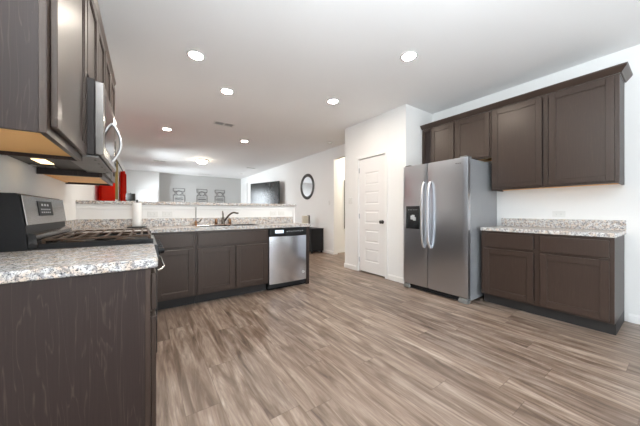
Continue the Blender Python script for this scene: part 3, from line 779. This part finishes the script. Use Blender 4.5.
# L-shaped worktop of the peninsula with sink cut-out
ct = thing('worktop', 'long speckled granite worktop of the sink peninsula turning behind the range', 'worktop', (.9, 3.55, .876))
SX0, SX1, SY0, SY1 = .56, 1.34, 3.335, 3.755
bm = B()
YN = 3.269; YK = PB - .002
pieces = [(XL + .002, SX0, YN, YK), (SX1, XE, YN, YK), (SX0, SX1, YN, SY0), (SX0, SX1, SY1, YK), (XL + .002, LCX, YS1 + .008, YN)]
for p in pieces: box(bm, p[0], p[1], p[2], p[3], .876, .914)
bmesh.ops.remove_doubles(bm, verts=bm.verts, dist=.0005)
bmesh.ops.delete(bm, geom=[f for f in bm.faces if abs(f.normal.z) < .5 and len([1 for g in bm.faces if g is not f and (g.calc_center_median() - f.calc_center_median()).length < 1e-4])], context='FACES_ONLY')
obj('slab', bm, 'stone', ct)
bm = B(); box(bm, XL + .022, BE - .045, PB - .021, PB - .0015, .9145, 1.016, .003, 2); obj('upstand', bm, 'stone', ct)
bm = B(); box(bm, XL + .0015, XL + .021, YS1 + .008, PB - .002, .9145, 1.016, .003, 2); obj('upstand', bm, 'stone', ct)
bm = B(); box(bm, XL + .002, BE + .022, PB - .030, PB + .30, ZB, ZB + .038, .006, 3)
tag(obj('bar_top', bm, 'stone'), 'raised speckled granite bar top on the white half wall', 'worktop')
# sink
sk = thing('sink', 'stainless double-bowl sink set in the peninsula worktop', 'sink', ((SX0 + SX1) / 2, (SY0 + SY1) / 2, .914))
bm = B(); r = .022
for q in ((SX0 - r, SX1 + r, SY0 - r, SY0 + .006), (SX0 - r, SX1 + r, SY1 - .006, SY1 + r), (SX0 - r, SX0 + .006, SY0 + .006, SY1 - .006), (SX1 - .006, SX1 + r, SY0 + .006, SY1 - .006), ((SX0 + SX1) / 2 - .015, (SX0 + SX1) / 2 + .015, SY0 + .006, SY1 - .006)):
    box(bm, *q, .9143, .9185, .0015, 1)
obj('rim', bm, 'chrome', sk)
mx = (SX0 + SX1) / 2
for a0, a1 in ((SX0 + .006, mx - .015), (mx + .015, SX1 - .006)):
    bm = B(); t = .002; y0_, y1_ = SY0 + .006, SY1 - .006
    box(bm, a0, a1, y0_, y1_, .735, .737)
    box(bm, a0, a0 + t, y0_, y1_, .737, .9142); box(bm, a1 - t, a1, y0_, y1_, .737, .9142); box(bm, a0 + t, a1 - t, y0_, y0_ + t, .737, .9142); box(bm, a0 + t, a1 - t, y1_ - t, y1_, .737, .9142)
    bw = obj('bowl', bm, 'steel_h', sk)
    bm = B(); disc(bm, ((a0 + a1) / 2, (y0_ + y1_) / 2, .7372), .04, .004, seg=20); obj('drain', bm, 'chrome', bw)
# main tap
fx, fy = .93, 3.805
fa = thing('faucet', 'bronze-toned kitchen faucet with curved spout at the middle of the sink', 'faucet', (fx, fy, .915))
bm = B(); box(bm, fx - .12, fx + .12, fy - .026, fy + .026, .9145, .922, .003, 2); obj('base_plate', bm, 'bronze', fa, True)
bm = B(); lathe(bm, [(0, .9222), (.026, .9222), (.024, .95), (.020, .99), (.017, 1.02), (.012, 1.03), (0, 1.03)], (fx, fy, 0), seg=20); obj('body', bm, 'nickel', fa, True)
bm = B(); tube(bm, [(fx, fy, 1.031), (fx - .002, fy, 1.07), (fx - .008, fy - .004, 1.115)], [.010, .011, .007], 10); obj('lever', bm, 'nickel', fa, True)
bm = B(); pts = [(fx + .012, fy - .012, .965)] + [(fx + .012 + .15 * t, fy - .012 - .17 * t, .965 + .125 * math.sin(min(1, t * 1.15) * PI * .62)) for t in [i / 10 for i in range(1, 11)]]
tube(bm, pts, [.014 - .004 * i / 10 for i in range(11)], 12); obj('spout', bm, 'nickel', fa, True)
for sx in (-.095, .095):
    bm = B(); lathe(bm, [(0, .9222), (.018, .9222), (.022, .94), (.020, .985), (.012, 1.0), (0, 1.002)], (fx + sx, fy, 0), seg=16); obj('knob', bm, 'bronze', fa, True)
# slender filter tap
gx, gy = .572, 3.79
ft = thing('filter_tap', 'slender tall dark tap with small side lever left of the faucet', 'faucet', (gx, gy, .915))
bm = B(); disc(bm, (gx, gy, .9145), .045, .008, seg=24, bev=.002); obj('base_plate', bm, 'bronze', ft, True)
bm = B(); lathe(bm, [(0, .9227), (.018, .9227), (.016, .96), (.010, .985), (0, .986)], (gx, gy, 0), seg=16); obj('body', bm, 'bronze', ft, True)
bm = B(); tube(bm, [(gx, gy, .9865), (gx, gy, 1.10), (gx, gy, 1.166)], .0055, 10); obj('stem', bm, 'nickel', ft, True)
bm = B(); tube(bm, [(gx + .016, gy - .003, .952), (gx + .05, gy - .01, .972), (gx + .062, gy - .014, 1.0)], [.006, .006, .009], 10); obj('lever', bm, 'nickel', ft, True)
# paper towel
tx, ty = -.075, 3.70
ph = thing('paper_towel_holder', 'black upright paper towel holder on the worktop behind the range', 'paper towel holder', (tx, ty, .915))
bm = B(); disc(bm, (tx, ty, .9145), .098, .014, seg=36, bev=.003); obj('base', bm, 'blackm', ph, True)
bm = B(); lathe(bm, [(0, .929), (.007, .929), (.007, 1.222), (.011, 1.228), (.012, 1.236), (.007, 1.243), (0, 1.245)], (tx, ty, 0), seg=16); obj('pole', bm, 'black', ph, True)
bm = B(); lathe(bm, [(.020, .931), (.044, .931), (.045, .934), (.045, 1.206), (.044, 1.209), (.020, 1.209), (.020, .931)], (tx, ty, 0), seg=36)
tag(obj('paper_towel_roll', bm, 'paper', None, True), 'white paper towel roll standing on the black holder', 'paper towel')

# ------------------------------------------------------------------ outlets and switches
def plate(name, lab, cat, F, a, c, w, h, kind, group=None):
    r = thing(name, lab, cat, F(a, 0, c), 0, group)
    bm = B(); mbox(bm, F, a - w / 2, a + w / 2, .0005, .006, c - h / 2, c + h / 2, .002, 2); p = obj('cover_plate', bm, 'white', r)
    if kind == 'outlet':
        for s in (-1, 1):
            bm = B()
            if w > h: aa, cc = a + s * .02, c
            else: aa, cc = a, c + s * .02
            mbox(bm, F, aa - .012, aa + .012, .0062, .0075, cc - .014, cc + .014, .0005, 1); so = obj('socket', bm, 'white', r)
            bm = B()
            if w > h: mbox(bm, F, aa - .005, aa + .004, .0077, .0080, cc - .006, cc - .0045); mbox(bm, F, aa - .005, aa + .004, .0077, .0080, cc + .0045, cc + .006)
            else: mbox(bm, F, aa - .006, aa - .0045, .0077, .0080, cc - .004, cc + .005); mbox(bm, F, aa + .0045, aa + .006, .0077, .0080, cc - .004, cc + .005)
            obj('slots', bm, 'slot', so)
    else:
        n = max(1, round(w / .06))
        for i in range(n):
            aa = a + (i - (n - 1) / 2) * .046
            bm = B(); mbox(bm, F, aa - .016, aa + .016, .0062, .011, c - .033, c + .033, .002, 1); obj('rocker', bm, 'white', r)
FB = face_ny(PB)
plate('outlet', 'white sideways outlet on the half wall beside the paper towel', 'outlet', FB, .085, 1.072, .115, .07, 'outlet')
plate('switch_plate', 'white sideways plate on the half wall left of the slender tap', 'outlet', FB, .245, 1.072, .115, .07, 'outlet')
plate('outlet', 'white sideways outlet on the half wall above the dishwasher', 'outlet', FB, 1.74, 1.075, .115, .07, 'outlet')
plate('switch_plate', 'white sideways plate at the right end of the half wall', 'outlet', FB, 1.885, 1.075, .115, .07, 'outlet')
plate('outlet', 'white sideways outlet above the small worktop right of the refrigerator', 'outlet', face_nx(XR), .855, 1.075, .115, .07, 'outlet')
plate('light_switch', 'white double light switch beside the pantry door', 'switch', face_nx(PX), 3.69, 1.31, .115, .115, 'switch')
plate('light_switch', 'white single light switch left of the hall opening', 'switch', face_nx(XR), 5.34, 1.33, .07, .115, 'switch')

# ------------------------------------------------------------------ living room
# round mirror
my, mz = 6.43, 1.845
mr = thing('wall_mirror', 'round wall mirror in a wide dark frame', 'mirror', (XR, my, mz))
FRW = face_nx(XR)
bm = B(); lathe(bm, [(.292, .002), (.375, .002), (.383, .012), (.375, .028), (.35, .036), (.31, .030), (.292, .014), (.292, .002)], (XR, my, mz), (-1, 0, 0), 56); obj('frame', bm, 'pewter', mr, True)
bm = B(); disc(bm, (XR - .002, my, mz), .291, .008, (-1, 0, 0), 56); obj('glass', bm, 'mirror', mr)
# television on an arm, turned towards the kitchen
ang = math.atan2(7.95 - 9.43, 3.784 - 3.307)
tcx, tcy = (3.307 + 3.784) / 2, (7.95 + 9.43) / 2
tv = thing('television', 'large black flat television turned out from the right wall', 'television', (tcx, tcy, 1.27), ang)
WT = 1.555
bm = B(); box(bm, -WT / 2, WT / 2, .0, .035, 0, .885, .004, 2); obj('casing', bm, 'blackm', tv, local=True)
bm = B(); box(bm, -WT / 2 + .012, WT / 2 - .012, -.003, -.0005, .02, .873); obj('screen', bm, 'screen', tv, local=True)
bm = B(); box(bm, -.2, .2, .036, .055, .3, .6); tube(bm, [(0, .055, .45), (0, .25, .45), (0, .455, .45)], .022, 8); obj('wall_bracket', bm, 'blackm', tv, local=True)
# low black cabinet and box
bc = thing('low_cabinet', 'low black cabinet against the wall beyond the dishwasher', 'cabinet', (3.79, 6.2, 0))
bm = B(); box(bm, 3.60, 3.975, 5.59, 6.85, .05, .63, .003, 1); obj('body', bm, 'blackm', bc)
bm = B(); box(bm, 3.59, 3.976, 5.58, 6.86, .631, .655, .003, 1); obj('top', bm, 'blackm', bc)
for i in range(2):
    bm = B(); box(bm, 3.582, 3.599, 5.60 + i * .622, 6.215 + i * .622, .06, .62, .003, 1); obj('door', bm, 'blackm', bc)
for x in (3.62, 3.93):
    for y in (5.62, 6.80):
        bm = B(); box(bm, x - .02, x + .02, y - .02, y + .02, .001, .0495); obj('leg', bm, 'blackm', bc)
bx_ = thing('storage_box', 'small cream box with a dark side on the low black cabinet', 'box', (3.70, 6.0, .656))
bm = B(); box(bm, 3.602, 3.79, 6.05, 6.11, .656, .985, .004, 1); obj('body', bm, 'cream', bx_)
bm = B(); box(bm, 3.7905, 3.835, 6.045, 6.115, .656, 1.0, .003, 1); obj('side', bm, 'brown', bx_)['label'] = 'dark brown side'
# tall framed piece in the hall
hp = thing('tall_picture', 'tall dark-framed picture hanging inside the hall opening', 'picture', (4.75, 5.29, 1.3))
FH = face_ny(5.30)
bm = B()
for q in ((4.45, 4.50, .64, 1.96), (5.05, 5.10, .64, 1.96), (4.50, 5.05, .64, .69), (4.50, 5.05, 1.91, 1.96)): mbox(bm, FH, q[0], q[1], .001, .03, q[2], q[3], .003, 1)
obj('frame', bm, 'grey', hp)
bm = B(); mbox(bm, FH, 4.501, 5.049, .001, .012, .691, 1.909); obj('canvas', bm, 'cream', hp)
# hall lamp gives the warm light seen through the opening
hl = thing('hall_light', 'warm dome ceiling light in the hall', 'ceiling light', (4.9, 4.5, HC))
bm = B(); lathe(bm, [(0, -.10), (.06, -.094), (.11, -.07), (.14, -.03), (.145, -.0005), (0, -.0005)], (4.9, 4.5, HC), seg=32); obj('glass_dome', bm, 'halldome', hl, True)
# wire wall ornaments on the grey wall
def ornament(root, x, k=0):
    y = YF - .012; t = .008
    def bar(bm, x0, z0_, x1, z1_): tube(bm, [(x0, y, z0_), (x1, y, z1_)], t, 6)
    bm = B()
    for z0_, z1_ in ((2.00, 2.13), (1.50, 1.83)):
        bar(bm, x - .22, z0_, x - .22, z1_); bar(bm, x + .22, z0_, x + .22, z1_); bar(bm, x - .22, z0_, x + .22, z0_); bar(bm, x - .22, z1_, x + .22, z1_)
    obj('frame', bm, 'wire', root)
    bm = B(); pts = [(x + .11 * math.cos(i * PI / 12), y, 1.93 + .10 * math.sin(i * PI / 12)) for i in range(25)]; tube(bm, pts, t, 6)
    for sg in (-1, 1):
        pts = [(x + sg * (.20 - .06 * math.sin(i * PI / 8)), y, 1.83 + .17 * i / 8) for i in range(9)]; tube(bm, pts, t, 6)
    obj('scroll', bm, 'wire', root)
    bm = B(); pts = [(x - .16 + .32 * i / 20, y, 1.66 + .018 * math.sin(i * 1.9 + k)) for i in range(21)]; tube(bm, pts, t * 1.6, 6)
    for zz in (1.57, 1.74): bar(bm, x - .14, zz, x + .14, zz)
    obj('script', bm, 'wire', root)
for k, (x, lab) in enumerate(((1.249, 'wire wall ornament on the grey wall nearest the white entry wall'), (2.186, 'middle wire wall ornament of the three on the grey wall'), (2.98, 'wire wall ornament on the grey wall nearest the television'))):
    ornament(thing('wall_ornament', lab, 'wall decor', (x, YF - .012, 1.5), 0, 'wire ornaments on the grey wall'), x, k)
# curtains
def curtain(lab, y0, y1, x0, amp, waves, z0, z1, mat='red'):
    bm = B(); n = waves * 10; F0 = []; 
    for side in (0, 1):
        row = []
        for i in range(n + 1):
            t = i / n; x = x0 + amp * math.sin(t * waves * 2 * PI) + amp * .3 * math.sin(t * waves * 4.7 + 1) + side * .004
            y = y0 + (y1 - y0) * t
            row.append([bm.verts.new((x + (z1 - z) * .006 * math.sin(i), y, z)) for z in (z0, (z0 + z1) / 2, z1)])
        F0.append(row)
    for s in (0, 1):
        for i in range(n):
            for j in range(2): bm.faces.new((F0[s][i][j], F0[s][i + 1][j], F0[s][i + 1][j + 1], F0[s][i][j + 1]))
    for i in range(n):
        for j in (0, 2): bm.faces.new((F0[0][i][j], F0[0][i + 1][j], F0[1][i + 1][j], F0[1][i][j]))
    for i in (0, n):
        for j in range(2): bm.faces.new((F0[0][i][j], F0[0][i][j + 1], F0[1][i][j + 1], F0[1][i][j]))
    tag(obj('curtain', bm, mat, None, True), lab, 'curtain')
curtain('long red curtain at the near side of the living room window', 5.15, 6.9, XL + .075, .035, 9, .05, 2.31)
curtain('long red curtain at the far side of the window beside the entry wall', 9.55, 10.5, XL + .085, .045, 6, .05, 2.31)
curtain('short olive curtain between the two red curtains, ending at the window sill', 7.0, 8.05, XL + .07, .022, 7, 1.40, 2.31, 'olive')
cr = thing('curtain_rod', 'black curtain rod above the living room window', 'curtain rod', (XL + .08, 7.8, 2.34))
bm = B(); tube(bm, [(XL + .08, 4.95, 2.335), (XL + .08, 10.65, 2.335)], .012, 10); obj('rod', bm, 'blackm', cr, True)
for y in (4.93, 10.67):
    bm = B(); lathe(bm, [(0, -.03), (.02, -.02), (.028, 0), (.02, .02), (0, .03)], (XL + .08, y, 2.335), (0, 1, 0), 14); obj('finial', bm, 'blackm', cr, True)
for y in (5.05, 7.8, 10.55):
    bm = B(); box(bm, XL + .0005, XL + .07, y - .008, y + .008, 2.325, 2.345); obj('bracket', bm, 'blackm', cr)
# floor lamp with a charcoal shade
lx, ly = -.34, 9.3
fp = thing('floor_lamp', 'floor lamp with a dark drum shade before the white entry wall', 'lamp', (lx, ly, 0))
bm = B(); disc(bm, (lx, ly, .001), .13, .02, seg=28, bev=.004); obj('base', bm, 'blackm', fp, True)
bm = B(); tube(bm, [(lx, ly, .021), (lx, ly, .8), (lx, ly, 1.62)], .010, 10); obj('pole', bm, 'blackm', fp, True)
bm = B(); lathe(bm, [(.115, 1.42), (.118, 1.42), (.112, 1.63), (.109, 1.63), (.115, 1.42)], (lx, ly, 0), seg=36)
for a in (0, PI / 2): tube(bm, [(lx - .112 * math.cos(a), ly - .112 * math.sin(a), 1.615), (lx + .112 * math.cos(a), ly + .112 * math.sin(a), 1.615)], .003, 6)
obj('shade', bm, 'shade', fp, True)
bm = B(); lathe(bm, [(0, 1.621), (.008, 1.621), (.012, 1.64), (.006, 1.655), (0, 1.66)], (lx, ly, 0), seg=12); obj('finial', bm, 'blackm', fp, True)

# ------------------------------------------------------------------ outside
bm = B(); box(bm, -30, XL - .16, -20, 60, -.12, -.02); o = obj('lawn', bm, 'lawn'); o['kind'] = 'structure'
